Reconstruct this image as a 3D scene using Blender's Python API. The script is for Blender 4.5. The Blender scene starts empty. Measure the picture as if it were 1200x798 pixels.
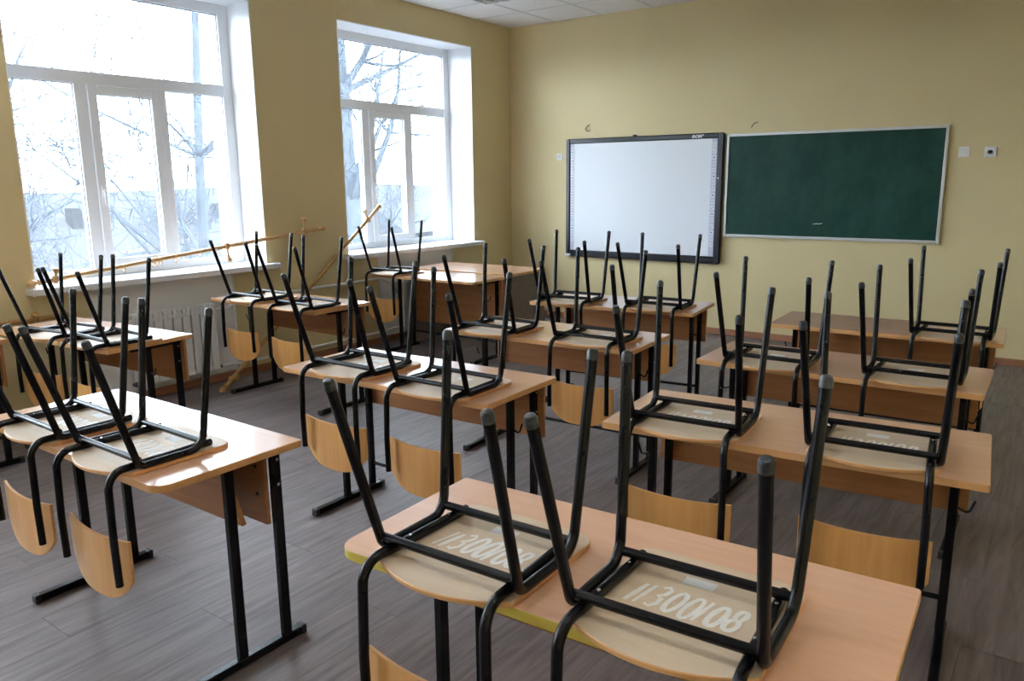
import bpy, bmesh, math, random
from mathutils import Vector, Matrix
random.seed(7)
PI = math.pi
C = bpy.context.scene.collection
scene = bpy.context.scene

# ------------------------------------------------------------------ camera, world, exposure
XW, YW, ZC = -3.752, 5.257, 3.357          # left wall, front wall, ceiling
XR, YB = 3.0, -6.8                          # right wall, back wall (out of frame)
H = 0.7595                                  # desk height
def make_camera():
    yaw, pit, roll = math.radians(35.981), math.radians(11.578), math.radians(-0.5676)
    f = 914.1
    fw = Vector((-math.sin(yaw)*math.cos(pit), math.cos(yaw)*math.cos(pit), -math.sin(pit)))
    r = Vector((math.cos(yaw), math.sin(yaw), 0)); u = r.cross(fw)
    r2 = r*math.cos(roll)+u*math.sin(roll); u2 = -r*math.sin(roll)+u*math.cos(roll)
    m = Matrix((r2, u2, -fw)).transposed().to_4x4()
    m.translation = Vector((1.9297, -2.5884, 1.6128))
    cd = bpy.data.cameras.new('camera'); cam = bpy.data.objects.new('camera', cd)
    cd.sensor_width = 36.0; cd.lens = f/1200*36.0; cd.clip_start = .02; cd.clip_end = 1000
    cam.matrix_world = m; C.objects.link(cam); scene.camera = cam
make_camera()
w = bpy.data.worlds.new('overcast_sky'); scene.world = w; w.use_nodes = True
bg = w.node_tree.nodes['Background']
bg.inputs['Color'].default_value = (0.82, 0.91, 1.0, 1); bg.inputs['Strength'].default_value = 20.0
vs = scene.view_settings
vs.view_transform = 'Standard'; vs.look = 'None'; vs.gamma = 1; vs.use_curve_mapping = False
vs.exposure = 0.27
scene.cycles.max_bounces = 16; scene.cycles.diffuse_bounces = 8; scene.cycles.transparent_max_bounces = 16

# ------------------------------------------------------------------ materials
MATS = {}
def newmat(name):
    m = bpy.data.materials.new(name); m.use_nodes = True
    nt = m.node_tree; b = nt.nodes['Principled BSDF']; MATS[name] = m
    return m, nt, b
def plain(name, col, rough=.5, metal=0, spec=.5, noise=0, nscale=20, bump=0, bscale=200):
    m, nt, b = newmat(name)
    b.inputs['Base Color'].default_value = (*col, 1); b.inputs['Roughness'].default_value = rough
    b.inputs['Metallic'].default_value = metal; b.inputs['Specular IOR Level'].default_value = spec
    if noise or bump:
        tc = nt.nodes.new('ShaderNodeTexCoord')
    if noise:
        n = nt.nodes.new('ShaderNodeTexNoise'); n.inputs['Scale'].default_value = nscale; n.inputs['Detail'].default_value = 5
        nt.links.new(tc.outputs['Object'], n.inputs['Vector'])
        r = nt.nodes.new('ShaderNodeValToRGB')
        r.color_ramp.elements[0].color = (*[c*(1-noise) for c in col], 1); r.color_ramp.elements[1].color = (*[min(1, c*(1+noise)) for c in col], 1)
        r.color_ramp.elements[0].position = .3; r.color_ramp.elements[1].position = .7
        nt.links.new(n.outputs['Fac'], r.inputs['Fac']); nt.links.new(r.outputs['Color'], b.inputs['Base Color'])
    if bump:
        n2 = nt.nodes.new('ShaderNodeTexNoise'); n2.inputs['Scale'].default_value = bscale; n2.inputs['Detail'].default_value = 3
        nt.links.new(tc.outputs['Object'], n2.inputs['Vector'])
        bp = nt.nodes.new('ShaderNodeBump'); bp.inputs['Strength'].default_value = bump; bp.inputs['Distance'].default_value = .002
        nt.links.new(n2.outputs['Fac'], bp.inputs['Height']); nt.links.new(bp.outputs['Normal'], b.inputs['Normal'])
    return m
def wood(name, c1, c2, scale=(1.5, 22, 22), rough=.3, spec=.5, var=.06, coat=0, big=None):
    m, nt, b = newmat(name); L = nt.links.new
    tc = nt.nodes.new('ShaderNodeTexCoord'); oi = nt.nodes.new('ShaderNodeObjectInfo')
    mul = nt.nodes.new('ShaderNodeVectorMath'); mul.operation = 'SCALE'; mul.inputs['Scale'].default_value = 37.0
    cmb = nt.nodes.new('ShaderNodeCombineXYZ')
    for k in 'XYZ': L(oi.outputs['Random'], cmb.inputs[k])
    L(cmb.outputs[0], mul.inputs[0])
    add = nt.nodes.new('ShaderNodeVectorMath'); add.operation = 'ADD'
    L(tc.outputs['Object'], add.inputs[0]); L(mul.outputs[0], add.inputs[1])
    mp = nt.nodes.new('ShaderNodeMapping'); mp.inputs['Scale'].default_value = scale
    L(add.outputs[0], mp.inputs['Vector'])
    n = nt.nodes.new('ShaderNodeTexNoise'); n.inputs['Scale'].default_value = 1.6; n.inputs['Detail'].default_value = 6; n.inputs['Roughness'].default_value = .62; n.inputs['Distortion'].default_value = .6
    L(mp.outputs[0], n.inputs['Vector'])
    r = nt.nodes.new('ShaderNodeValToRGB'); r.color_ramp.elements[0].position = .32; r.color_ramp.elements[1].position = .68
    r.color_ramp.elements[0].color = (*c1, 1); r.color_ramp.elements[1].color = (*c2, 1)
    L(n.outputs['Fac'], r.inputs['Fac'])
    hs = nt.nodes.new('ShaderNodeHueSaturation')
    mr = nt.nodes.new('ShaderNodeMapRange'); mr.inputs['To Min'].default_value = 1-var; mr.inputs['To Max'].default_value = 1+var
    L(oi.outputs['Random'], mr.inputs['Value']); L(mr.outputs[0], hs.inputs['Value'])
    L(r.outputs['Color'], hs.inputs['Color']); L(hs.outputs['Color'], b.inputs['Base Color'])
    b.inputs['Roughness'].default_value = rough; b.inputs['Specular IOR Level'].default_value = spec
    b.inputs['Coat Weight'].default_value = coat; b.inputs['Coat Roughness'].default_value = .12
    return m
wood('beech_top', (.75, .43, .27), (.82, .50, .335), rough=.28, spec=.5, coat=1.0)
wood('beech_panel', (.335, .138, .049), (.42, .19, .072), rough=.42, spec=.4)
wood('beech_edge', (.60, .31, .12), (.70, .39, .17), rough=.4)
wood('beech_ply', (.62, .30, .085), (.72, .385, .13), scale=(14, 14, 1.2), rough=.32, coat=.25)
wood('raw_ply', (.60, .475, .345), (.69, .565, .43), scale=(1.4, 12, 12), rough=.5, spec=.35)
wood('laminate', (.112, .087, .084), (.20, .168, .163), scale=(20, 1.6, 20), rough=.5, spec=.35, var=.05)
wood('skirting', (.27, .115, .06), (.36, .165, .09), scale=(1, 1, 20), rough=.4)
wood('rod_wood', (.52, .31, .13), (.63, .40, .19), scale=(20, 2, 20), rough=.35, coat=.2)
wood('rod_wood_dark', (.40, .22, .06), (.52, .31, .10), scale=(20, 2, 20), rough=.35, coat=.2)
wood('dark_brown_wood', (.085, .06, .05), (.13, .095, .08), scale=(1.5, 20, 20), rough=.35)  # dark brown-grey tone for the teacher desk sides and pedestal
plain('yellow_band', (.62, .48, .085), rough=.4)
plain('black_steel', (.0045, .005, .0075), rough=.27, spec=.28, noise=.6, nscale=30)
plain('black_plastic', (.012, .012, .014), rough=.45)
plain('cap_plastic', (.03, .034, .04), rough=.4, noise=.6, nscale=90)
plain('rivet_metal', (.75, .75, .75), rough=.25, metal=.8)
plain('white_paint', (.86, .86, .84), rough=.5, noise=.06, nscale=60)
plain('paper', (.85, .85, .85), rough=.6)
plain('ink', (.03, .03, .04), rough=.6)
plain('wall_yellow', (.655, .55, .312), rough=.55, spec=.3, noise=.025, nscale=1.5, bump=.12, bscale=90)
plain('wall_white', (.84, .85, .87), rough=.5, noise=.015, nscale=3)
plain('facade', (.80, .80, .80), rough=.8)
plain('pvc_white', (.80, .82, .86), rough=.25, spec=.5)
plain('gasket', (.09, .10, .13), rough=.6)
plain('enamel_white', (.82, .83, .84), rough=.3)
plain('ceiling_tile', (.78, .78, .79), rough=.9, noise=.04, nscale=60, bump=.3, bscale=120)
plain('grid_white', (.62, .62, .63), rough=.5)
plain('aluminium', (.62, .63, .63), rough=.35, metal=.35)
plain('chrome', (.80, .80, .79), rough=.3, metal=1)
m, nt, b = newmat('added_lit_tube'); b.inputs['Emission Color'].default_value = (1, .97, .93, 1); b.inputs['Emission Strength'].default_value = 60.0  # tubes of the added rear lamps, lit to brighten the near desks
plain('bezel_black', (.018, .02, .026), rough=.28, spec=.5)
plain('board_white', (.76, .79, .84), rough=.32, spec=.45)
plain('strip_lilac', (.52, .53, .66), rough=.35)
plain('icon_grey', (.22, .24, .36), rough=.4)
plain('icon_white', (.74, .76, .84), rough=.4)
plain('logo_silver', (.72, .74, .76), rough=.3)
plain('switch_white', (.82, .82, .84), rough=.3)
plain('socket_dark', (.5, .51, .57), rough=.4)
plain('wire_dark', (.09, .075, .05), rough=.5)
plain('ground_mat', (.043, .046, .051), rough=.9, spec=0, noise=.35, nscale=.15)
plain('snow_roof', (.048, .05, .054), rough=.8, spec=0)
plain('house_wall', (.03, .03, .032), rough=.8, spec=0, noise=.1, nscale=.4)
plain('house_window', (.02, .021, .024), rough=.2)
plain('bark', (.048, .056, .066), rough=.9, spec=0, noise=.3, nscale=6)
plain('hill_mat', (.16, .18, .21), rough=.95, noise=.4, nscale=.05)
# chalkboard: green enamel with real chalk smears on the surface
m, nt, b = newmat('chalk_green')
tc = nt.nodes.new('ShaderNodeTexCoord'); mp = nt.nodes.new('ShaderNodeMapping'); mp.inputs['Scale'].default_value = (1.3, 1, .9); mp.inputs['Rotation'].default_value = (0, .25, 0)
n = nt.nodes.new('ShaderNodeTexNoise'); n.inputs['Scale'].default_value = 2.2; n.inputs['Detail'].default_value = 8; n.inputs['Roughness'].default_value = .7
nt.links.new(tc.outputs['Object'], mp.inputs['Vector']); nt.links.new(mp.outputs[0], n.inputs['Vector'])
r = nt.nodes.new('ShaderNodeValToRGB'); r.color_ramp.elements[0].position = .42; r.color_ramp.elements[1].position = .85
r.color_ramp.elements[0].color = (.005, .042, .030, 1); r.color_ramp.elements[1].color = (.024, .085, .066, 1)
nt.links.new(n.outputs['Fac'], r.inputs['Fac']); nt.links.new(r.outputs['Color'], b.inputs['Base Color'])
b.inputs['Roughness'].default_value = .5; b.inputs['Specular IOR Level'].default_value = .22
# window pane: clear, with a faint white veil imitating outdoor glare
m, nt, b = newmat('pane_glass'); nt.nodes.remove(b); out = nt.nodes['Material Output']
tr = nt.nodes.new('ShaderNodeBsdfTransparent'); tr.inputs['Color'].default_value = (.95, .98, 1, 1)
veil = nt.nodes.new('ShaderNodeBsdfTranslucent'); veil.inputs['Color'].default_value = (.9, .93, 1, 1)
gl = nt.nodes.new('ShaderNodeBsdfGlossy'); gl.inputs['Roughness'].default_value = .02
mx = nt.nodes.new('ShaderNodeMixShader'); mx.inputs[0].default_value = .012
nt.links.new(tr.outputs[0], mx.inputs[1]); nt.links.new(veil.outputs[0], mx.inputs[2])
mx2 = nt.nodes.new('ShaderNodeMixShader'); mx2.inputs[0].default_value = .04
nt.links.new(mx.outputs[0], mx2.inputs[1]); nt.links.new(gl.outputs[0], mx2.inputs[2]); nt.links.new(mx2.outputs[0], out.inputs[0])

# ------------------------------------------------------------------ helpers
def tag(o, label=None, cat=None, group=None, kind=None):
    if label: o['label'] = label
    if cat: o['category'] = cat
    if group: o['group'] = group
    if kind: o['kind'] = kind
    return o
def empty(name, loc=(0, 0, 0), rz=0, s=1):
    o = bpy.data.objects.new(name, None); C.objects.link(o)
    o.location = loc; o.rotation_euler = (0, 0, rz); o.scale = (s, s, s); o.empty_display_size = .1
    return o
def obj(name, bm, mats, parent=None, smooth=False, loc=None):
    bmesh.ops.recalc_face_normals(bm, faces=bm.faces)
    me = bpy.data.meshes.new(name); bm.to_mesh(me); bm.free()
    for mn in ([mats] if isinstance(mats, str) else mats): me.materials.append(MATS[mn])
    if smooth:
        for p in me.polygons: p.use_smooth = True
        me.set_sharp_from_angle(angle=math.radians(40))
    o = bpy.data.objects.new(name, me); C.objects.link(o)
    if parent: o.parent = parent
    if loc: o.location = loc
    return o
def inst(src, parent=None, loc=None, rot=None):
    o = src.copy(); C.objects.link(o)
    if parent: o.parent = parent
    if loc: o.location = loc
    if rot: o.rotation_euler = rot
    return o
def copy_tree(o, parent=None):
    c = o.copy(); C.objects.link(c); c.parent = parent
    for ch in list(o.children): copy_tree(ch, c)
    return c
def box(bm, x0, x1, y0, y1, z0, z1, bev=0, mi=0):
    t = bmesh.new(); bmesh.ops.create_cube(t, size=1)
    for v in t.verts: v.co = Vector(((x0+x1)/2+v.co.x*(x1-x0), (y0+y1)/2+v.co.y*(y1-y0), (z0+z1)/2+v.co.z*(z1-z0)))
    if bev: bmesh.ops.bevel(t, geom=list(t.edges), offset=bev, segments=1, affect='EDGES')
    merge(bm, t, mi)
def merge(bm, t, mi=0):
    mp = {v: bm.verts.new(v.co) for v in t.verts}
    for f in t.faces:
        try:
            g = bm.faces.new([mp[v] for v in f.verts]); g.material_index = mi if mi else f.material_index
        except ValueError: pass
    t.free()
def bx(x0, x1, y0, y1, z0, z1, bev=0):
    bm = bmesh.new(); box(bm, x0, x1, y0, y1, z0, z1, bev); return bm
def fillet(pts, rad, seg=6):
    pts = [Vector(p) for p in pts]; out = [pts[0]]
    for i in range(1, len(pts)-1):
        r = rad[i-1] if isinstance(rad, (list, tuple)) else rad
        a, b, c = pts[i-1], pts[i], pts[i+1]; d1 = (a-b).normalized(); d2 = (c-b).normalized()
        ang = d1.angle(d2); t = min(r/math.tan(ang/2), (a-b).length*.49 if i > 1 else (a-b).length*.9, (c-b).length*.49 if i < len(pts)-2 else (c-b).length*.9)
        p1, p2 = b+d1*t, b+d2*t
        ctr = b+(d1+d2).normalized()*(t/math.cos(ang/2)) if t > 1e-6 else b
        for k in range(seg+1):
            s = k/seg; q = p1.lerp(p2, s); v = q-ctr
            out.append(ctr+v.normalized()*(p1-ctr).length)
    out.append(pts[-1]); return out
def tube(bm, pts, r, n=10, cap=True, mi=0):
    pts = [Vector(p) for p in pts]; N = len(pts); rs = r if isinstance(r, (list, tuple)) else [r]*N
    tg = [(pts[min(i+1, N-1)]-pts[max(i-1, 0)]).normalized() for i in range(N)]
    up = Vector((0, 0, 1)) if abs(tg[0].z) < .9 else Vector((1, 0, 0))
    nx = tg[0].cross(up).normalized(); rings = []
    for i in range(N):
        nx = (nx-tg[i]*nx.dot(tg[i])).normalized(); ny = tg[i].cross(nx)
        rings.append([bm.verts.new(pts[i]+(nx*math.cos(2*PI*k/n)+ny*math.sin(2*PI*k/n))*rs[i]) for k in range(n)])
    for i in range(N-1):
        for k in range(n):
            f = bm.faces.new((rings[i][k], rings[i][(k+1) % n], rings[i+1][(k+1) % n], rings[i+1][k])); f.material_index = mi
    if cap:
        bm.faces.new(rings[0][::-1]).material_index = mi; bm.faces.new(rings[-1]).material_index = mi
def tb(pts, r, n=10):
    bm = bmesh.new(); tube(bm, pts, r, n); return bm
def prism(bm, outline, z0, z1, ch=.0015, edge_mi=0):
    """flat board from an outline (x, y) with chamfered rims"""
    cx = sum(p[0] for p in outline)/len(outline); cy = sum(p[1] for p in outline)/len(outline)
    def ring(z, ins):
        o = []
        for x, y in outline:
            d = math.hypot(x-cx, y-cy); k = (d-ins)/d
            o.append(bm.verts.new((cx+(x-cx)*k, cy+(y-cy)*k, z)))
        return o
    R = [ring(z0, ch), ring(z0+ch, 0), ring(z1-ch, 0), ring(z1, ch)]
    n = len(outline)
    for a, b in zip(R, R[1:]):
        for k in range(n):
            f = bm.faces.new((a[k], a[(k+1) % n], b[(k+1) % n], b[k])); f.material_index = edge_mi
    bm.faces.new(R[0][::-1]); bm.faces.new(R[-1])
def arc_pts(cx, cy, r, a0, a1, n):
    return [(cx+r*math.cos(math.radians(a0+(a1-a0)*k/n)), cy+r*math.sin(math.radians(a0+(a1-a0)*k/n))) for k in range(n+1)]
def lathe(bm, prof, axis_o, axis_d, n=14):
    """prof: (t along axis, radius)"""
    o = Vector(axis_o); d = Vector(axis_d).normalized()
    tube(bm, [o+d*t for t, _ in prof], [max(r, .0006) for _, r in prof], n)

# ------------------------------------------------------------------ the room shell
WALL_T = .62
WIN = [dict(y0=-.237, w=1.877), dict(y0=2.573, w=1.945), dict(y0=-3.08, w=1.88), dict(y0=-5.92, w=1.88)]  # last one is an added, unseen window that brightens the near desks
Z0W, Z1W = .935, 3.065
NICHE = .03; NZ = .885
def wall_left():
    bm = bmesh.new()
    x0, x1 = XW-WALL_T, XW
    ws = sorted(WIN, key=lambda a: a['y0']); y = YB
    for wd in ws:
        a, b = wd['y0'], wd['y0']+wd['w']
        box(bm, x0, x1, y, a, 0, ZC+.1)
        box(bm, x0, x1, a, b, Z1W, ZC+.1)
        c = (a+b)/2; n0, n1 = c-.59, c+.59
        box(bm, x0, x1-NICHE, a, b, 0, Z0W-.03)
        box(bm, x1-NICHE, x1, a, n0, 0, Z0W-.03); box(bm, x1-NICHE, x1, n1, b, 0, Z0W-.03)
        box(bm, x1-NICHE, x1, n0, n1, NZ, Z0W-.03)
        y = b
    box(bm, x0, x1, y, YW+.2, 0, ZC+.1)
    o = tag(obj('wall_left', bm, 'wall_yellow'), kind='structure')
    for i, wd in enumerate(ws):                      # white-painted radiator recesses
        c = wd['y0']+wd['w']/2; n0, n1 = c-.59, c+.59
        bm = bmesh.new()
        box(bm, XW-NICHE, XW-NICHE+.004, n0, n1, 0, NZ)
        box(bm, XW-NICHE, XW+.001, n0, n0+.004, 0, NZ); box(bm, XW-NICHE, XW+.001, n1-.004, n1, 0, NZ)
        box(bm, XW-NICHE, XW+.001, n0, n1, NZ-.004, NZ)
        obj('radiator_niche', bm, 'wall_white', o)
    return o
wall_left()
tag(obj('wall_front', bx(XW-WALL_T, XR+.2, YW, YW+.25, 0, ZC+.1), 'wall_yellow'), kind='structure')
tag(obj('wall_right', bx(XR, XR+.2, YB, YW, 0, ZC+.1), 'wall_yellow'), kind='structure')
tag(obj('wall_back', bx(XW-WALL_T, XR+.2, YB-.2, YB, 0, ZC+.1), 'wall_yellow'), kind='structure')
# floor: laminate planks running towards the boards
fl = tag(obj('floor', bx(XW-WALL_T, XR+.2, YB-.2, YW+.2, -.15, -.008), 'gasket'), kind='structure')
PW, PL = .22, 1.5
pl0 = None
nx = int(math.ceil((XR-XW)/PW))
for i in range(nx):
    y = YB-PL*((i*0.37) % 1.0)
    while y < YW:
        a, b = max(y, YB), min(y+PL, YW); x = XW+i*PW
        full = abs(b-a-PL) < 1e-6 and x+PW < XR
        if full:
            if pl0 is None:
                pl0 = obj('plank', bx(.0004, PW-.0004, .0004, PL-.0004, -.008, 0, .0006), 'laminate', fl, loc=(x, a, 0))
            else: inst(pl0, fl, (x, a, 0))
        elif b-a > .02:
            obj('plank', bx(.0004, min(PW, XR-x)-.0004, .0004, b-a-.0004, -.008, 0, .0006), 'laminate', fl, loc=(x, a, 0))
        y += PL
# ceiling: suspended tiles in a metal grid
ce = tag(obj('ceiling', bx(XW-WALL_T, XR+.2, YB-.2, YW+.2, ZC+.02, ZC+.2), 'grid_white'), kind='structure')
gx = [XW]+[-3.12+.605*i for i in range(11) if -3.12+.605*i < XR-.05]+[XR]
gy = [YB]+sorted([4.60-.605*i for i in range(22) if 4.60-.605*i > YB+.05])+[YW]
t0 = None
for i in range(len(gx)-1):
    for j in range(len(gy)-1):
        a, b, c, d = gx[i], gx[i+1], gy[j], gy[j+1]
        if abs(b-a-.605) < 1e-4 and abs(d-c-.605) < 1e-4:
            if t0 is None: t0 = obj('ceiling_tile', bx(.010, .595, .010, .595, 0, .014, .002), 'ceiling_tile', ce, loc=(a, c, ZC+.003))
            else: inst(t0, ce, (a, c, ZC+.003))
        else: obj('ceiling_tile', bx(.010, b-a-.010, .010, d-c-.010, 0, .014, .002), 'ceiling_tile', ce, loc=(a, c, ZC+.003))
for x in gx[1:-1]: obj('grid_bar', bx(x-.011, x+.011, YB, YW, ZC, ZC+.02), 'grid_white', ce)
for y in gy[1:-1]: obj('grid_bar', bx(XW, XR, y-.011, y+.011, ZC+.0005, ZC+.02), 'grid_white', ce)
# skirting boards
def skirting(name, x0, x1, y0, y1):
    bm = bx(x0, x1, y0, y1, 0, .065, .004); tag(obj(name, bm, 'skirting'), kind='structure')
skirting('baseboard_front', XW+.02, XR, YW-.018, YW)
skirting('baseboard_right', XR-.018, XR, YB, YW-.018)
skirting('baseboard_back', XW+.02, XR-.018, YB, YB+.018)
skirting('baseboard_left', XW, XW+.018, YB+.02, YW)

# ------------------------------------------------------------------ windows (white plastic units, sashes, sills)
def make_window(idx, wd, d):
    y0, wdt = wd['y0'], wd['w']; y1 = y0+wdt
    root = tag(empty('window_%d' % idx, (XW-d, y0, Z0W)), kind='structure')
    Hh = Z1W-Z0W; D = .07
    X = lambda a: a
    def part(name, ya, yb, za, zb, xa=-D, xb=0, mat='pvc_white', par=root, bev=.004):
        return obj(name, bx(xa, xb, ya, yb, za, zb, bev), mat, par)
    # plastered white reveals and head
    part('reveal', -.002, .006, 0, Hh, 0, d+.0015, 'wall_white', bev=0); part('reveal', wdt-.006, wdt+.002, 0, Hh, 0, d+.0015, 'wall_white', bev=0)
    part('head', 0, wdt, Hh-.006, Hh+.002, 0, d+.0015, 'wall_white', bev=0)
    for ya, yb in ((-.001, .008), (wdt-.008, wdt+.001)):
        part('outer_reveal', ya, yb, 0, Hh, -(WALL_T-d)-.002, -D, 'facade', bev=0)
    part('outer_head', 0, wdt, Hh-.008, Hh+.001, -(WALL_T-d)-.002, -D, 'facade', bev=0)
    part('outer_sill', -.02, wdt+.02, -.02, .03, -(WALL_T-d)-.05, -D, 'aluminium')
    # fixed frame
    fw = .095; tz0, tz1 = 1.395+.0, 1.485
    m1a, m1b = .553, .640       # left mullion
    m2a, m2b = 1.165, 1.262     # right mullion
    k = wdt/1.877; m1a *= k; m1b *= k; m2a *= k; m2b *= k
    part('frame_jamb', 0, fw, 0, Hh); part('frame_jamb', wdt-fw, wdt, 0, Hh)
    part('frame_head', fw, wdt-fw, Hh-.085, Hh); part('frame_bottom', fw, wdt-fw, 0, .06)
    part('transom', fw, wdt-fw, tz0, tz1)
    part('mullion', m1a, m1b, .06, tz0); part('mullion', m2a+.03, m2b, .06, tz0)
    # opening sash in the middle bay
    s = empty('sash'); s.parent = root
    sa, sb = m1b, m2a+.03; sw = .068; zb0, zb1 = .06, tz0
    part('sash_stile', sa, sa+sw, zb0, zb1, -D+.01, .018, par=s); part('sash_stile', sb-sw, sb, zb0, zb1, -D+.01, .018, par=s)
    part('sash_rail', sa+sw, sb-sw, zb0, zb0+sw, -D+.01, .018, par=s); part('sash_rail', sa+sw, sb-sw, zb1-sw, zb1, -D+.01, .018, par=s)
    bm = bx(.018, .03, sa+.022, sa+.046, .60, .67, .003); box(bm, .03, .055, sa+.028, sa+.040, .628, .642); box(bm, .045, .058, sa+.025, sa+.043, .52, .642, .004)
    obj('window_handle', bm, 'enamel_white', s)
    # panes with dark gaskets
    def pane(ya, yb, za, zb, par=root, xc=-.03):
        obj('pane', bx(xc-.004, xc+.004, ya-.005, yb+.005, za-.005, zb+.005), 'pane_glass', par)
        bm = bmesh.new(); g = .004
        box(bm, xc+.004, xc+.014, ya, ya+g, za, zb); box(bm, xc+.004, xc+.014, yb-g, yb, za, zb)
        box(bm, xc+.004, xc+.014, ya, yb, za, za+g); box(bm, xc+.004, xc+.014, ya, yb, zb-g, zb)
        obj('gasket', bm, 'gasket', par)
    pane(fw, wdt-fw, tz1, Hh-.085); pane(fw, m1a, .06, tz0); pane(m2b, wdt-fw, .06, tz0)
    pane(sa+sw, sb-sw, zb0+sw, zb1-sw, s, -.02)
    # window board
    bm = bmesh.new(); box(bm, -.01, d, .004, wdt-.004, -.035, 0, .002); box(bm, d-.001, d+.115, -.055, wdt+.045, -.045, 0, .006)
    obj('window_sill', bm, 'pvc_white', root)
    for ya, yb in ((-.062, -.053), (wdt+.043, wdt+.052)):
        obj('sill_end_cap', bx(d+.001, d+.117, ya, yb, -.047, .001, .003), 'pvc_white', root)
    return root
make_window(1, WIN[0], .30); make_window(2, WIN[1], .33); make_window(3, WIN[2], .30); make_window(4, WIN[3], .30)

# ------------------------------------------------------------------ school desks
TOPT = .024; XP, YN, YF, FA, FB = .512, .024, .207, -.19, .272
DD = .523
def desk_outline(half, rounded):
    hx, hy = half, DD/2
    def cn(x, y, a0, r): return arc_pts(x, y, r, a0, a0+90, 8 if r > .02 else 3)
    r1 = .055 if rounded else .008; r2 = .008
    return cn(hx-r2, hy-r2, 0, r2)+cn(-hx+r2, hy-r2, 90, r2)+cn(-hx+r1, -hy+r1, 180, r1)+cn(hx-r1, -hy+r1, 270, r1)
def side_frame(root, sx, xp, hooks, footrest):
    x = sx*xp; ztop = H-TOPT
    bm = bx(x-.0165, x+.0165, FA, FB, .004, .034, .004)
    obj('foot_bar', bm, 'black_steel', root)
    for y, e in ((FA, -1), (FB, 1)):
        bm = bx(x-.0185, x+.0185, y-.012, y+.012, 0, .037, .004); obj('foot_cap', bm, 'black_plastic', root)
    for y in (YN, YF):
        bm = bx(x-.0135, x+.0135, y-.017, y+.017, .032, ztop-.03, .004)
        obj('post', bm, 'black_steel', root)
    obj('top_rail', bx(x-.0135, x+.0135, YN-.10, YF+.03, ztop-.032, ztop-.0005, .003), 'black_steel', root)
    for z in (.69, .60):
        bm = bmesh.new(); lathe(bm, [(0, .0055), (.0035, .0055), (.005, .003)], (x+sx*.0135, YF, z), (sx, 0, 0), 8)
        obj('screw', bm, 'rivet_metal', root)
    if hooks:
        bm = bmesh.new(); tube(bm, fillet([(x+sx*.012, YN, .57), (x+sx*.045, YN, .555), (x+sx*.06, YN, .60)], .012), .004, 6)
        obj('bag_hook', bm, 'black_steel', root)
def make_desk(kind='square', half=.6):
    root = empty('school_desk'); rounded = kind != 'square'; xp = half-(.6-XP)
    bm = bmesh.new(); prism(bm, desk_outline(half, rounded), H-TOPT, H, .002, 1)
    for f in bm.faces:
        if f.material_index == 1 and f.calc_center_median().y < -DD/2+.03: f.material_index = 2
    obj('tabletop', bm, ['beech_top', 'beech_edge', 'yellow_band' if kind == 'yellow' else 'beech_edge'], root)
    for s in (-1, 1): side_frame(root, s, xp, kind == 'square', True)
    if kind == 'square':
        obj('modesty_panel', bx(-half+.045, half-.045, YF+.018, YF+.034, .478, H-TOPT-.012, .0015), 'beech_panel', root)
        obj('footrest_bar', tb([(-xp, YF, .155), (xp, YF, .155)], .0095), 'black_steel', root)
    else:
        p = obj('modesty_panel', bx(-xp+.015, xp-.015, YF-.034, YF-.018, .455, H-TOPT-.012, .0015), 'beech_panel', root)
        for s in (-1, 1):
            for z in (.56, .66):
                b2 = bmesh.new(); lathe(b2, [(0, .007), (.002, .007)], (s*(xp-.06), YF-.034, z), (0, -1, 0), 10); obj('bolt_cover', b2, 'black_plastic', p)
        # sloping shelf board behind the near posts
        b2 = bmesh.new(); box(b2, -xp+.01, xp-.012, -.008, .008, -.115, .115, .0015)
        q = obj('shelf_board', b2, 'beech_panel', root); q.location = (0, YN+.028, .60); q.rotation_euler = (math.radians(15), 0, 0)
    return root
DESKS = {'N': (1.153, -1.1525, 0.0426), 'A1': (-0.7331, -1.2272, 0.0028), 'A2': (-2.7628, -0.3787, 0.07), 'A3': (-2.7936, 1.0927, -0.0023), 'B2': (-0.4731, -0.0389, 0.0276), 'B3': (-0.4618, 1.125, 0.0433), 'A4': (-2.8567, 2.856, 0.03), 'B4': (-0.6685, 2.3146, 0.1099), 'C2': (1.1842, 0.0857, 0.0777), 'C3': (1.0861, 1.1785, 0.016), 'C4': (1.0628, 2.331, 0.0402)}
DLAB = {'A2': 'beech school desk in front of the radiator below the wider-seen window',
 'A3': 'beech school desk beside the rod leaning between the two windows',
 'A4': 'beech school desk pushed against the teacher desk below the second window',
 'B2': 'beech school desk right behind the rounded-corner one of the middle row',
 'B3': 'third beech school desk of the middle row, counted from the rounded-corner one',
 'B4': 'beech school desk of the middle row standing closest to the whiteboard',
 'C2': 'beech school desk next to the yellow-edged one in the row farthest from windows',
 'C3': 'beech school desk between two others, third from the yellow-edged one',
 'C4': 'beech school desk with one upturned chair, standing below the green chalkboard'}
DG = 'two-seat school desks'
d0 = make_desk('square')
for i, (k, lab) in enumerate(DLAB.items()):
    o = d0 if i == 0 else copy_tree(d0)
    x, y, t = DESKS[k]; o.location = (x, y, 0); o.rotation_euler = (0, 0, t); tag(o, lab, 'desk', DG)
o = make_desk('yellow'); x, y, t = DESKS['N']; o.location = (x, y, 0); o.rotation_euler.z = t
tag(o, 'pink-beech school desk with yellow front edging and rounded corners', 'desk', DG)
o = make_desk('orange'); x, y, t = DESKS['A1']; o.location = (x, y, 0); o.rotation_euler.z = t
tag(o, 'glossy school desk with rounded corners and a sloping shelf board underneath', 'desk', DG)
o = make_desk('square', .3); o.location = (-3.242, -1.008, 0)
tag(o, 'small single desk by the yellow wall below the curtain rod rings', 'desk')

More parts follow.
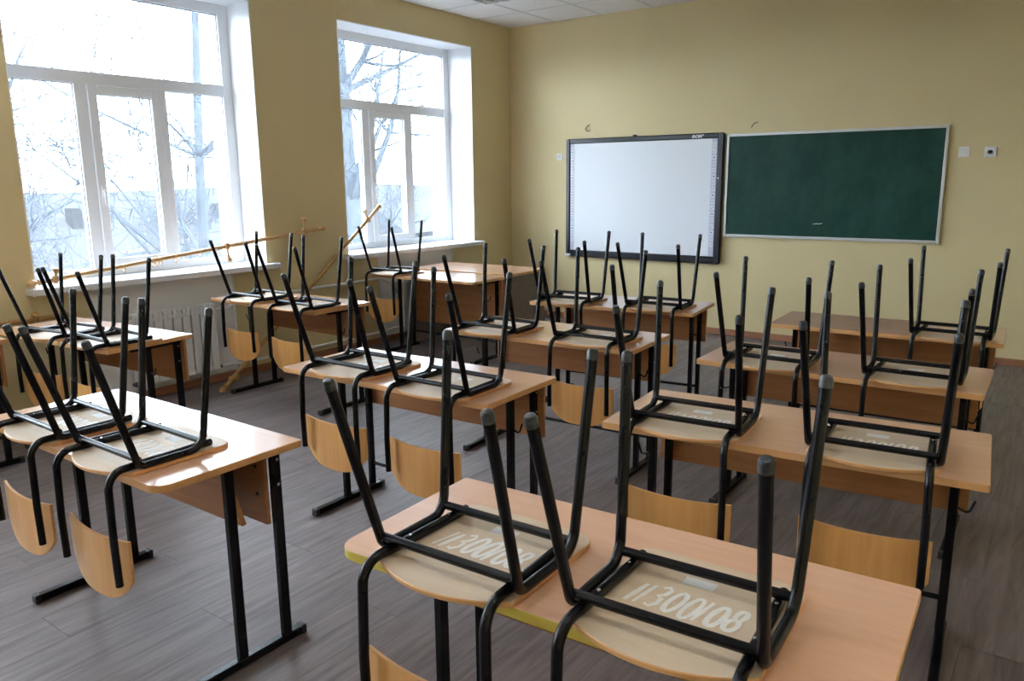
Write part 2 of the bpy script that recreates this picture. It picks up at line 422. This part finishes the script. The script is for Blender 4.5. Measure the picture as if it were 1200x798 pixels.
# ------------------------------------------------------------------ chairs, upside down on the desks (seat face down at z = 0)
HWB, HTN, HTF, VN1, VF0, VF1, ZBN, ZBF, ZTN, ZTF = .187, .204, .203, -.117, .221, .272, .035, .043, .433, .473
RT = .0118; ZR = .0235
def seat_outline():
    pts = []
    for k in range(17):
        u = -.188+.376*k/16; pts.append((u, -.02-.062*(1-(u/.188)**2)))
    r = .05
    pts += arc_pts(.19-r, .332-r, r, 0, 90, 6)+arc_pts(-.19+r, .332-r, r, 90, 180, 6)
    return pts
DIG = {'1': [[(.52, 1), (.40, 0)]],
 '3': [[(.15, .90), (.45, 1), (.72, .86), (.62, .62), (.35, .52), (.66, .44), (.74, .2), (.48, 0), (.12, .08)]],
 '0': [[(.50+.36*math.cos(a), .5+.5*math.sin(a)) for a in [2+2*PI*k/16 for k in range(18)]]],
 '8': [[(.5+.26*math.sin(2*PI*k/12), .76+.24*math.cos(2*PI*k/12)) for k in range(13)], [(.48+.34*math.sin(2*PI*k/12), .27+.26*math.cos(2*PI*k/12)) for k in range(13)]]}
def ribbon(bm, pts, wd, z):
    pts = [Vector((a, b, z+.00003*i)) for i, (a, b) in enumerate(pts)]; L = []; n = len(pts)
    for i in range(n):
        t = (pts[min(i+1, n-1)]-pts[max(i-1, 0)]).normalized(); s = Vector((-t.y, t.x, 0))
        ww = wd*(1 if 0 < i < n-1 else .75)*random.uniform(.85, 1.15)
        L.append((bm.verts.new(pts[i]+s*ww/2), bm.verts.new(pts[i]-s*ww/2)))
    for a, b in zip(L, L[1:]): bm.faces.new((a[0], b[0], b[1], a[1]))
def painted_number(seed):
    random.seed(seed); bm = bmesh.new(); u = -.118
    for i, ch in enumerate('11300108'):
        adv = .018 if ch == '1' else .035; hgt = random.uniform(.078, .09); v = .090+random.uniform(-.004, .004)
        for si, st in enumerate(DIG[ch]):
            P = [(u+a*.034+(b*hgt)*.16, v+b*hgt) for a, b in st]
            if ch == '1': P = [(u+.002+s*.018, v+s*hgt) for s in (0, .25, .5, .75, 1)]
            ribbon(bm, P, random.uniform(.009, .012), .0124+.0008*si)
        u += adv
    return bm
def make_chair(number=False):
    root = empty('school_chair')
    bm = bmesh.new(); prism(bm, seat_outline(), 0, .012, .002, 1)
    seat = obj('seat', bm, ['raw_ply', 'beech_edge'], root)
    seat['label'] = 'plywood seat with bare pale underside'
    bm = bmesh.new()                                   # inventory sticker
    box(bm, -.042, .026, .214, .247, .0115, .0125); st = obj('sticker', bm, 'paper', seat)
    if number:
        n = obj('painted_number', painted_number(number), 'white_paint', seat); n['label'] = 'hand-painted white number 11300108'
    for s in (-1, 1):
        kn = (ZBN-ZR)/(ZTN-ZBN); kf = (ZBF-ZR)/(ZTF-ZBF)
        a = Vector((s*HTN, VN1, ZTN)); b = Vector((s*HWB, 0, ZBN)); b2 = b+(b-a)*kn
        d = Vector((s*HTF, VF1, ZTF)); c = Vector((s*HWB, VF0, ZBF)); c2 = c+(c-d)*kf
        obj('leg_frame', tb(fillet([a, b2, c2, d], [.028, .055], 7), RT, 12), 'black_steel', root, smooth=True)
        # back tube: runs along the seat and bends down over the desk edge
        P = fillet([(s*.153, .268, ZR), (s*.160, .02, ZR), (s*.166, -.085, ZR), (s*.170, -.090, -.20), (s*.170, -.088, -.338)], [.2, .052, .3], 8)
        obj('back_tube', tb(P, RT, 12), 'black_steel', root, smooth=True)
        for tp, dr in ((a, (a-b2).normalized()), (d, (d-c2).normalized())):
            bm = bmesh.new(); lathe(bm, [(-.004, RT+.0012), (.012, RT+.0012), (.019, RT-.002), (.021, .004)], tp-dr*.014, dr, 12)
            obj('foot_cap', bm, 'cap_plastic', root, smooth=True)
        for v in (.20, .06):
            bm = bmesh.new(); lathe(bm, [(0, .004), (.002, .0035)], (s*.156, v, ZR+RT-.0005), (0, 0, 1), 8); obj('rivet', bm, 'rivet_metal', root)
    for v, z in ((.004, .0455), (.219, .0455)):
        obj('crossbar', tb([(-HWB, v, z), (HWB, v, z)], .0105, 12), 'black_steel', root, smooth=True)
    # curved plywood back, rounded lower (free) corners
    bm = bmesh.new(); nu, nz = 18, 10; F, B = [], []
    for j in range(nz+1):
        rf, rb = [], []
        for i in range(nu+1):
            u = -1+2*i/nu
            low = -.418+.085*abs(u)**3.2; top = -.200-.008*(1-u*u)+.0
            z = top+(low-top)*j/nz; v = -.078+.020*u*u
            rf.append(bm.verts.new((u*.190, v+.009, z))); rb.append(bm.verts.new((u*.190, v, z)))
        F.append(rf); B.append(rb)
    for j in range(nz):
        for i in range(nu):
            bm.faces.new((F[j][i], F[j][i+1], F[j+1][i+1], F[j+1][i])); bm.faces.new((B[j][i], B[j+1][i], B[j+1][i+1], B[j][i+1]))
    def strip(f, b):
        for k in range(len(f)-1):
            q = bm.faces.new((f[k], f[k+1], b[k+1], b[k])); q.material_index = 1
    strip(F[0], B[0]); strip(F[-1], B[-1]); strip([r[0] for r in F], [r[0] for r in B]); strip([r[-1] for r in F], [r[-1] for r in B])
    obj('backrest', bm, ['beech_ply', 'beech_edge'], root, smooth=True)
    return root
CHAIRS = {'Nl': (0.8849, -1.4032, 0.0224, 1.019), 'Nr': (1.376, -1.3662, 0.0408, 1.017), 'C2l': (0.9005, -0.1777, 0.0682, 1.008), 'C2r': (1.485, -0.1093, 0.0765, 0.994), 'B2l': (-0.7193, -0.2557, 0.0035, 1.041), 'B2r': (-0.1556, -0.2846, 0.0099, 1.012), 'A1l': (-0.9515, -1.4571, -0.0207, 0.978), 'A1r': (-0.4631, -1.4552, -0.0092, 0.982), 'B3l': (-0.7535, 0.8664, 0.0217, 1.019), 'B3r': (-0.1277, 0.911, 0.0316, 1.011), 'B4l': (-0.9696, 2.036, 0.0854, 1.037), 'B4r': (-0.3229, 2.1122, 0.0496, 1.024), 'C3l': (0.8147, 0.923, 0.0101, 0.998), 'C3r': (1.4166, 0.9663, 0.0222, 0.974), 'C4r': (1.4248, 2.0656, -0.0026, 0.987), 'A2l': (-2.7961, -0.6091, 0.1289, 0.954), 'A2r': (-2.3376, -0.5827, -0.0229, 0.972), 'A3l': (-2.9996, 0.8752, -0.0029, 1.028), 'A3r': (-2.3864, 0.8146, -0.0248, 1.015), 'A4l': (-3.302, 2.6198, 0.0052, 1.042)}
ON = {'N': 'yellow-edged desk', 'A1': 'glossy rounded-corner desk with the sloping shelf', 'A2': 'desk before the radiator', 'A3': 'desk beside the leaning rod',
 'A4': 'desk against the teacher desk', 'B2': 'middle-row desk right behind the rounded-corner one', 'B3': 'middle-row desk third from the rounded-corner one', 'B4': 'middle-row desk closest to whiteboard',
 'C2': 'desk next to the yellow-edged one', 'C3': 'desk third from the yellow-edged one', 'C4': 'desk below the chalkboard'}
ch0 = None
NUMBERED = {'Nl': 3, 'Nr': 11, 'C2l': 5, 'C2r': 9, 'A1r': 4, 'A1l': 6, 'B2l': 8}
for k, (x, y, t, s) in CHAIRS.items():
    if k in NUMBERED: o = make_chair(NUMBERED[k])
    elif ch0 is None: o = ch0 = make_chair()
    else: o = copy_tree(ch0)
    o.location = (x, y, H+.0003); o.rotation_euler = (0, 0, t); o.scale = (s, s, s)
    side = ', alone' if k in ('C4r', 'A4l') else (', window side' if k[-1] == 'l' else ', side away from windows')
    tag(o, 'upturned chair on the '+ON[k[:-1]]+side, 'chair', 'chairs upside down on the desks')

# ------------------------------------------------------------------ teacher desk
def teacher_desk():
    root = empty('teacher_desk', (-2.93, 3.52, 0), .03)
    hx, y0, y1 = .62, -.33, .33
    bm = bmesh.new(); prism(bm, [(hx, y1), (-hx, y1), (-hx, y0), (hx, y0)], .738, .762, .002, 1); obj('tabletop', bm, ['beech_top', 'beech_edge'], root)
    for s in (-1, 1): obj('side_panel', bx(s*(hx-.03)-.01, s*(hx-.03)+.01, y0+.02, y1-.02, 0, .738, .002), 'dark_brown_wood', root)
    obj('front_panel', bx(-hx+.045, hx-.045, y0+.05, y0+.066, .22, .736, .002), 'beech_panel', root)
    bm = bx(.17, hx-.045, y0+.075, y1-.05, .08, .73, .002); b = obj('pedestal', bm, 'dark_brown_wood', root)
    for z in (.10, .31, .52):
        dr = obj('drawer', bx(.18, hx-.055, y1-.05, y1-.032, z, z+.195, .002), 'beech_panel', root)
        obj('knob', bx(.33, .41, y1-.032, y1-.018, z+.09, z+.105, .003), 'aluminium', dr)
    tag(root, 'teacher desk with dark end panel standing against the front desk', 'desk')
teacher_desk()

# ------------------------------------------------------------------ whiteboard, chalkboard
def whiteboard():
    x0, x1, z0, z1 = -2.943, -1.073, .744, 2.068
    root = empty('interactive_whiteboard', ((x0+x1)/2, YW, z0)); Wd = x1-x0; Hh = z1-z0; a = -Wd/2; b = Wd/2
    fw, ft, fb = .075, .055, .075; yb, yf = -.012, -.055
    scr = obj('screen', bx(a+.05, b-.05, -.04, -.012, .05, Hh-.03), 'board_white', root)
    for (n, X0, X1, Z0, Z1) in (('bezel_side', a, a+fw*.78, 0, Hh), ('bezel_side', b-fw*.95, b, 0, Hh), ('bezel_top', a+.05, b-.06, Hh-ft, Hh), ('bezel_bottom', a+.05, b-.06, 0, fb)):
        obj(n, bx(X0, X1, yf, yb, Z0, Z1, .012), 'bezel_black', root, smooth=True)
    sA, sB, sZ0, sZ1 = a+fw*.78, b-fw*.95, fb, Hh-ft
    for n, X0, X1 in (('icon_strip', sA, sA+.05), ('icon_strip', sB-.055, sB)):
        st = obj(n, bx(X0, X1, -.0415, -.038, sZ0, sZ1), 'strip_lilac', root)
        k = 17; hh = (sZ1-sZ0-.12)/k
        for i in range(k):
            zc = sZ0+.09+hh*(i+.5); xc = (X0+X1)/2
            bm = bx(xc-.019, xc+.019, -.0422, -.041, zc-hh*.36, zc+hh*.36)
            ic = obj('icon', bm, 'icon_white', st)
            bm = bmesh.new()
            if i % 3 == 0: tube(bm, [(xc-.012, -.0425, zc-.012), (xc, -.0425, zc), (xc+.012, -.0425, zc+.012)], .003, 5)
            elif i % 3 == 1: tube(bm, [(xc+.011*math.cos(t*PI/4), -.0425, zc+.011*math.sin(t*PI/4)) for t in range(9)], .0024, 5)
            else: box(bm, xc-.009, xc+.009, -.0428, -.042, zc-.009, zc+.009)
            bm.transform(Matrix.Identity(4)); g = obj('icon', bm, 'icon_grey', st)
    # maker's wordmark on the upper bezel
    cu = bpy.data.curves.new('logo', 'FONT'); cu.body = 'acer'; cu.size = .062; cu.extrude = .0006; cu.shear = .25; cu.offset = .0012
    to = bpy.data.objects.new('logo_tmp', cu); C.objects.link(to)
    dg = bpy.context.evaluated_depsgraph_get(); me = bpy.data.meshes.new_from_object(to.evaluated_get(dg)); bpy.data.objects.remove(to)
    me.name = 'logo'; me.materials.clear(); me.materials.append(MATS['logo_silver'])
    lo = bpy.data.objects.new('logo', me); C.objects.link(lo); lo.parent = root
    lo.location = (b-.345, yf-.0008, Hh-.043); lo.rotation_euler = (PI/2, 0, 0); lo.scale = (1.15, 1, 1)
    bm = bmesh.new(); lathe(bm, [(0, .008), (.003, .008), (.004, .005)], (b-.045, yf-.0005, Hh*.66), (0, -1, 0), 10); obj('sensor', bm, 'logo_silver', root)
    obj('corner_bracket', bx(a-.004, a+.07, yf-.003, yb, -.004, .03, .003), 'aluminium', root)
    obj('top_clip', bx(-.09, -.06, -.05, 0, Hh-.006, Hh+.018, .004), 'bezel_black', root)
    for xx in (-.6, .6): obj('wall_mount', bx(xx-.04, xx+.04, -.02, 0, .2, Hh-.2), 'bezel_black', root)
    tag(root, 'interactive whiteboard with black bezel and icon strips on the front wall', 'whiteboard')
whiteboard()
def chalkboard():
    x0, x1, z0, z1 = -1.052, .922, 1.03, 2.049
    root = empty('chalkboard', ((x0+x1)/2, YW, z0)); a, b, Hh = -(x1-x0)/2, (x1-x0)/2, z1-z0
    obj('writing_surface', bx(a+.01, b-.01, -.02, 0, .01, Hh-.01), 'chalk_green', root)
    f = .026
    for n, X0, X1, Z0, Z1 in (('frame_side', a, a+f, f, Hh-f), ('frame_side', b-f, b, f, Hh-f), ('frame_top', a+f, b-f, Hh-f, Hh), ('frame_bottom', a+f, b-f, 0, f)):
        obj(n, bx(X0, X1, -.03, 0, Z0, Z1, .003), 'aluminium', root)
    for X in (a-.001, b-f-.001):
        for Z in (-.001, Hh-f-.001): obj('corner_cap', bx(X, X+f+.002, -.032, 0, Z, Z+f+.002, .003), 'grid_white', root)
    def chalk(pts, r=.003):
        obj('chalk_mark', tb([(px, -.0203, pz) for px, pz in pts], r, 4), 'board_white', root)
    bm = bmesh.new(); ribbon(bm, [(0, 0), (.03, .006), (.06, .004), (.085, .012)], .006, 0); o = obj('chalk_mark', bm, 'board_white', root, loc=(-.10, -.0206, .145)); o.rotation_euler = (PI/2, 0, 0)
    tag(root, 'green chalkboard with thin aluminium frame on the front wall', 'chalkboard')
chalkboard()

# ------------------------------------------------------------------ switch, sockets, wall hooks
def plate(name, x, z, sock, lab, cat, s=.085):
    root = empty(name, (x, YW, z)); obj('cover_plate', bx(-s/2, s/2, -.012, 0, -s/2, s/2, .003), 'switch_white', root)
    if sock:
        bm = bmesh.new(); lathe(bm, [(0, .0235), (.003, .0235), (.003, .019), (.001, .018)], (0, -.0115, 0), (0, -1, 0), 20); obj('socket_ring', bm, 'switch_white', root)
        bm = bmesh.new(); lathe(bm, [(0, .015), (.0008, .015)], (0, -.0118, 0), (0, -1, 0), 20); w_ = obj('socket_well', bm, 'socket_dark', root)
        for s_ in (-1, 1):
            bm = bmesh.new(); lathe(bm, [(0, .003), (.0008, .003)], (s_*.0095, -.0128, 0), (0, -1, 0), 8); obj('pin_hole', bm, 'ink', w_)
    else:
        obj('rocker', bx(-.03, .03, -.016, -.011, -.03, .03, .002), 'switch_white', root)
        obj('rocker_gap', bx(-.03, .03, -.0165, -.0155, .021, .023), 'strip_lilac', root)
    tag(root, lab, cat)
plate('light_switch', 1.045, 1.817, False, 'white rocker switch next to the chalkboard frame', 'switch')
plate('power_socket', 1.24, 1.811, True, 'white round socket beyond the rocker switch', 'socket')
plate('power_socket', -3.056, 1.876, True, 'white socket between whiteboard and window wall', 'socket', .075)
def whook(P, lab):
    bm = bmesh.new(); tube(bm, fillet(P, .02), .0045, 6); o = obj('wall_hook', bm, 'wire_dark'); tag(o, lab, 'hook')
whook([(-2.66, YW+.01, 2.215), (-2.665, YW-.02, 2.215), (-2.705, YW-.03, 2.175), (-2.68, YW-.03, 2.145), (-2.635, YW-.03, 2.15)], 'bent dark wire hook in the wall above the whiteboard')
whook([(-.76, YW+.01, 2.15), (-.765, YW-.02, 2.15), (-.79, YW-.03, 2.135), (-.81, YW-.03, 2.10)], 'short dark wire hook in the wall above the chalkboard')

# ------------------------------------------------------------------ radiators and pipes
def radiator(yc, lab, n=9, pitch=.0767):
    xb = XW+.02; root = empty('radiator', (xb, yc, .11)); Hh = .56; dp = .085
    s0 = None
    for i in range(n):
        y = (i-(n-1)/2)*pitch
        if s0 is None:
            bm = bmesh.new(); hw = pitch/2-.0065
            box(bm, dp-.006, dp, -hw, hw, .02, Hh-.075, .002)          # front fin plate
            box(bm, 0, .006, -hw, hw, .02, Hh-.06, .002)
            box(bm, .006, dp-.006, -.004, .004, .03, Hh-.03)           # centre web
            box(bm, .02, dp-.02, -.014, .014, .03, Hh-.02, .004)       # water column
            for z in (.03, Hh-.06):
                tube(bm, [(dp/2, -pitch/2, z), (dp/2, pitch/2, z)], .021, 10)
            for k in (-1, 1):                                          # arched top louvres
                P = [(.004, 0, Hh-.02), (.03, 0, Hh-.002), (.06, 0, Hh-.006), (dp-.001, 0, Hh-.035), (dp-.001, 0, Hh-.075)]
                for a, b in zip(P, P[1:]):
                    box(bm, min(a[0], b[0])-.001, max(a[0], b[0])+.001, k*hw*.62-.010, k*hw*.62+.010, min(a[2], b[2])-.002, max(a[2], b[2])+.002)
            s0 = obj('section', bm, 'enamel_white', root, loc=(0, y, 0))
        else: inst(s0, root, (0, y, 0))
    for s in (-1, 1):
        for z in (.03, Hh-.06):
            bm = bmesh.new(); e = s*n*pitch/2; lathe(bm, [(0, .02), (.012, .02), (.014, .014), (.03, .014)], (dp/2, e, z), (0, s, 0), 10); obj('end_plug', bm, 'gasket' if z < .1 else 'enamel_white', root)
    for y in (-.2, .2): obj('wall_bracket', bx(-.019, .02, y-.01, y+.01, Hh-.10, Hh-.085), 'enamel_white', root)
    tag(root, lab, 'radiator', 'radiators below the windows')
R1, R2 = .70, 3.545
radiator(R1, 'white sectional radiator in the recess behind a window-row desk')
radiator(R2, 'white sectional radiator in the recess behind the teacher desk')
pr = .0125
def pipe(P, lab, rad=.04):
    o = empty('heating_pipe', P[0]); P = [Vector(p)-Vector(P[0]) for p in P]
    obj('pipe_run', tb(fillet(P, rad), pr, 10), 'enamel_white', o, smooth=True)
    L = max(zip(P, P[1:]), key=lambda ab: (ab[1]-ab[0]).length)
    for s in (.25, .75):
        c = L[0].lerp(L[1], s); obj('pipe_clip', bx(c.x-.033, c.x+.016, c.y-.008, c.y+.008, c.z-.016, c.z+.016, .002), 'enamel_white', o)
    tag(o, lab, 'pipe', 'heating pipes')
xr = XW+.02+.0425; xo = XW+.035; e1, e2 = R1+9*.0767/2+.031, R2-9*.0767/2-.031
for z, dz, lab in ((.61, .055, 'upper white heating pipe on the wall between the two radiators'), (.14, -.02, 'lower white heating pipe near the skirting between the two radiators')):
    pipe([(xr, e1, z), (xr, e1+.10, z), (xo, e1+.22, z+dz), (xo, e2-.22, z+dz), (xr, e2-.10, z), (xr, e2, z)], lab)
e0 = R1-9*.0767/2-.031
pipe([(xr, e0, .61), (xr, e0-.10, .61), (xo, e0-.24, .675), (xo, -1.6, .675)], 'white heating pipe carrying a curtain rod beside the single desk')

# ------------------------------------------------------------------ wooden curtain rods left over from the windows
def frame_for(a, b):
    d = (Vector(b)-Vector(a)); return d.normalized(), d.length
def rod(a, b, lab, mat, rings, pegs, r=.0165, finA=True, finB=True, eyes=True):
    root = empty('curtain_rod', a); d, L = frame_for(a, b)
    bm = bmesh.new(); tube(bm, [Vector((0, 0, 0)), d*L*.5, d*L], r, 14); obj('pole', bm, mat, root, smooth=True)
    fp = [(-.004, r), (.0, r+.006), (.012, r+.006), (.018, r*.7), (.03, r*.9), (.05, r+.010), (.07, r+.004), (.085, r*.55), (.09, .003)]
    for on, o_, dr in ((finA, Vector((0, 0, 0)), -d), (finB, d*L, d)):
        if on:
            bm = bmesh.new(); lathe(bm, fp, o_, dr, 14); obj('finial', bm, mat, root, smooth=True)
    for s, tilt in rings:
        c = d*L*s; side = d.cross(Vector((0, 0, 1))).normalized(); upv = side.cross(d)
        n0 = (d+side*tilt).normalized(); e1_ = upv; e2_ = n0.cross(e1_).normalized(); R_ = .027
        bm = bmesh.new(); tube(bm, [c-upv*.008+(e1_*math.cos(2*PI*k/18)+e2_*math.sin(2*PI*k/18))*R_ for k in range(19)], .005, 6, cap=False)
        if eyes: tube(bm, [c-upv*(.008+R_), c-upv*(.008+R_+.018)], .0035, 6)
        obj('ring', bm, mat, root, smooth=True)
    for s, dv, ln in pegs:                             # turned wall brackets still on the rod
        c = d*L*s; v = Vector(dv).normalized()
        bm = bmesh.new(); lathe(bm, [(-.03, .006), (-.026, .021), (.0, .024), (.022, .021), (.03, .010), (ln*.55, .008), (ln-.03, .013), (ln-.012, .024), (ln, .027), (ln+.008, .019)], c, v, 12)
        obj('wall_bracket', bm, mat, root, smooth=True)
    tag(root, lab, 'curtain rod', 'wooden curtain rods')
XA = XW+.045
rod((XA, -.22, .975), (XA, 2.19, 1.20), 'wooden curtain rod lying aslant on the sill of the wide window', 'rod_wood',
    [(.24, .3), (.335, .2), (.345, -.3), (.36, .4), (.41, .1), (.50, .2), (.56, .1)], [(.60, (.10, .02, -1), .12), (.93, (.1, -.03, 1), .12), (.04, (.1, .2, 1), .07)])
rod((-3.45, .95, .04), (-3.80, 3.02, 1.345), 'wooden curtain rod leaning from the floor onto the second window', 'rod_wood_dark',
    [(.10, .4), (.13, .2), (.16, .5)], [(.03, (.8, .6, .2), .05), (.93, (.15, -.55, .8), .11)])
rod((XW+.035, -1.35, .7285), (XW+.035, -.08, .7285), 'wooden curtain rod resting on the heating pipe by the wall', 'rod_wood_dark',
    [(.72, .2), (.78, .4), (.86, .2)], [(.83, (.6, .2, .8), .05)], eyes=False)

# ------------------------------------------------------------------ ceiling lamps (recessed louvre units, front rows off, rear rows added as unseen fill light)
def luminaire(i, j, lit):
    x, y = (gx[i]+gx[i+1])/2, (gy[j]+gy[j+1])/2
    root = empty('ceiling_lamp', (x, y, ZC)); hx = .297
    for a, b, c, d in ((-hx, hx, -hx, -hx+.02), (-hx, hx, hx-.02, hx), (-hx, -hx+.02, -hx+.02, hx-.02), (hx-.02, hx, -hx+.02, hx-.02)):
        obj('frame', bx(a, b, c, d, -.03, .002, .002), 'enamel_white', root)
    obj('reflector', bx(-hx+.02, hx-.02, -hx+.02, hx-.02, -.004, .002), 'chrome', root)
    for k in range(1, 4): obj('louvre', bx(-hx+k*.1485-.002, -hx+k*.1485+.002, -hx+.02, hx-.02, -.03, -.004), 'chrome', root)
    for k in range(1, 7): obj('louvre', bx(-hx+.02, hx-.02, -hx+k*.085-.001, -hx+k*.085+.001, -.028, -.006), 'chrome', root)
    for k in range(4): obj('tube', tb([(-hx+.074+k*.1485, -hx+.03, -.014), (-hx+.074+k*.1485, hx-.03, -.014)], .008, 8), 'added_lit_tube' if lit else 'enamel_white', root)
    col = {1: 'window-row desks', 5: 'middle-row desks', 9: 'desks farthest from windows'}[i]
    where = {4: 'closest to the boards', 8: 'second from the boards', 12: 'third from the boards', 16: 'beside the back wall'}[len(gy)-j]
    tag(root, ('added lit' if lit else 'unlit')+' square louvre ceiling lamp over the '+col+', '+where, 'lamp', 'ceiling lamps')
for j in (4, 8, 12, 16):
    for i in (1, 5, 9): luminaire(i, len(gy)-j, j > 8)

# ------------------------------------------------------------------ outdoors: yard, bare trees, houses, ridge under a white sky
GZ = -4.6
def ground():
    bm = bmesh.new(); n = 40; V = []
    for i in range(n+1):
        row = []
        for j in range(n+1):
            x = XW-WALL_T-.02-(i/n)**2*400; y = -250+650*j/n
            d = -(x-XW); z = GZ-min(1, max(0, d-12)/40)*2.0+max(0, d-60)*.018*(1+.25*math.sin(y*.02+1))
            row.append(bm.verts.new((x, y, z)))
        V.append(row)
    for i in range(n):
        for j in range(n): bm.faces.new((V[i][j], V[i+1][j], V[i+1][j+1], V[i][j+1]))
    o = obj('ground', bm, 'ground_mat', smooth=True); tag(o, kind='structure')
ground()
def gz(x):
    d = -(x-XW); return GZ-min(1, max(0, d-12)/40)*2.0+max(0, d-60)*.018
def bare_tree(x, y, hgt, r0, lab, seed, depth=5, lean=0, spread=1):
    rnd = random.Random(seed); root = empty('bare_tree', (x, y, gz(x)-.1))
    tr, br = bmesh.new(), bmesh.new()
    def grow(p, d, L, r, k):
        n = 4; pts = [p]; q = p.copy(); dd = d.copy(); nodes = []
        for i in range(n):
            dd = (dd+Vector((rnd.uniform(-1, 1), rnd.uniform(-1, 1), rnd.uniform(-.4, .8)))*(.035 if k == 0 else .24)).normalized()
            q = q+dd*(L/n); pts.append(q.copy()); nodes.append((q.copy(), dd.copy()))
        rs = [r*(1-.8*i/n) if k else r*(1-.6*i/n) for i in range(n+1)]
        tube(tr if k == 0 else br, pts, rs, 8 if k == 0 else (5 if k < 3 else 3), cap=False)
        if k >= depth: return
        m = 20 if k == 0 else (6 if k < 3 else 4)
        for c in range(m):
            t = rnd.uniform(.2, 1) if k == 0 else rnd.uniform(.2, 1)
            i = min(n-1, int(t*n)); b0, d0_ = nodes[i]
            az = rnd.uniform(0, 2*PI); side = d0_.cross(Vector((math.cos(az), math.sin(az), .3))).normalized()
            nd = (d0_*rnd.uniform(.25, .8)+side*rnd.uniform(.6, 1)).normalized()
            grow(b0, nd, L*rnd.uniform(.42, .66)*(.6*spread if k == 0 else .95), max(.010, rs[i+1]*rnd.uniform(.45, .65)), k+1)
    grow(Vector((0, 0, 0)), Vector((lean, lean*.5, 1)).normalized(), hgt, r0, 0)
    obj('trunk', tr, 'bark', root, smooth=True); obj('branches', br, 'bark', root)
    tag(root, lab, 'tree', 'bare trees outside the windows')
bare_tree(-10.0, 4.85, 9.0, .14, 'slim bare tree rising behind the middle bay of the wide window', 5, 4)
bare_tree(-14.0, 12.15, 11.5, .38, 'thick bare tree trunk behind the left bay of the second window', 12, 4)
bare_tree(-27, 8.6, 18, .24, 'tall bare tree spreading twigs across the upper pane of the wide window', 33, 4, spread=.6)
for i, (x, y, h_, lab) in enumerate([(-30, 9.5, 5, 'low bare tree before the nearest pale-roofed house'), (-34, 19, 5, 'low bare tree standing between the slim tree and the nearest house'),
    (-27, 20.5, 5, 'low bare tree in the gap between the two nearer houses'), (-38, 38, 6, 'low bare tree far out beside the most distant house'), (-36, 27, 6, 'low bare tree before the second pale-roofed house')]):
    bare_tree(x, y, h_, .12, lab, 40+i, 4)
for i, (x, y, h_) in enumerate([(-19.5, 5.6, 4.2), (-22, 16.8, 5), (-48, 8, 7), (-62, 46, 8), (-40, 58, 8)]):
    bare_tree(x, y, h_, .10, 'low bare tree in the thicket across the yard', 70+i, 4)
def house(x, y, wx, wy, hh, rz, lab):
    root = empty('house', (x, y, gz(x)-.3), rz)
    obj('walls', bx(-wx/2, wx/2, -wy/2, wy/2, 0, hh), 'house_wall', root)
    bm = bmesh.new(); a, b, t = wx/2+.3, wy/2+.3, hh+wx*.33
    P = [bm.verts.new(v) for v in ((-a, -b, hh-.1), (a, -b, hh-.1), (0, -b, t), (-a, b, hh-.1), (a, b, hh-.1), (0, b, t))]
    for f in ((0, 1, 2), (5, 4, 3), (0, 2, 5, 3), (1, 4, 5, 2), (0, 3, 4, 1)): bm.faces.new([P[k] for k in f])
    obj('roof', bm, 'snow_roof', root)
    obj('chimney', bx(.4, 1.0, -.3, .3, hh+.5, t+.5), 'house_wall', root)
    for k in range(3):
        yy = -wy/2+wy*(k+.5)/3; f = obj('window', bx(wx/2-.02, wx/2+.05, yy-.4, yy+.4, 1.0, 2.0), 'pvc_white', root)
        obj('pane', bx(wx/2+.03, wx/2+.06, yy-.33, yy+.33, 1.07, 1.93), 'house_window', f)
    tag(root, lab, 'house', 'houses beyond the yard')
house(-44, 18.5, 9, 12, 3.2, .1, 'low house with pale roof seen through the wide window')
house(-52, 33, 9, 13, 3.4, -.15, 'low pale-roofed house farther along behind the tree trunk')
house(-60, 62, 10, 14, 3.4, .2, 'distant low house seen through the second window')
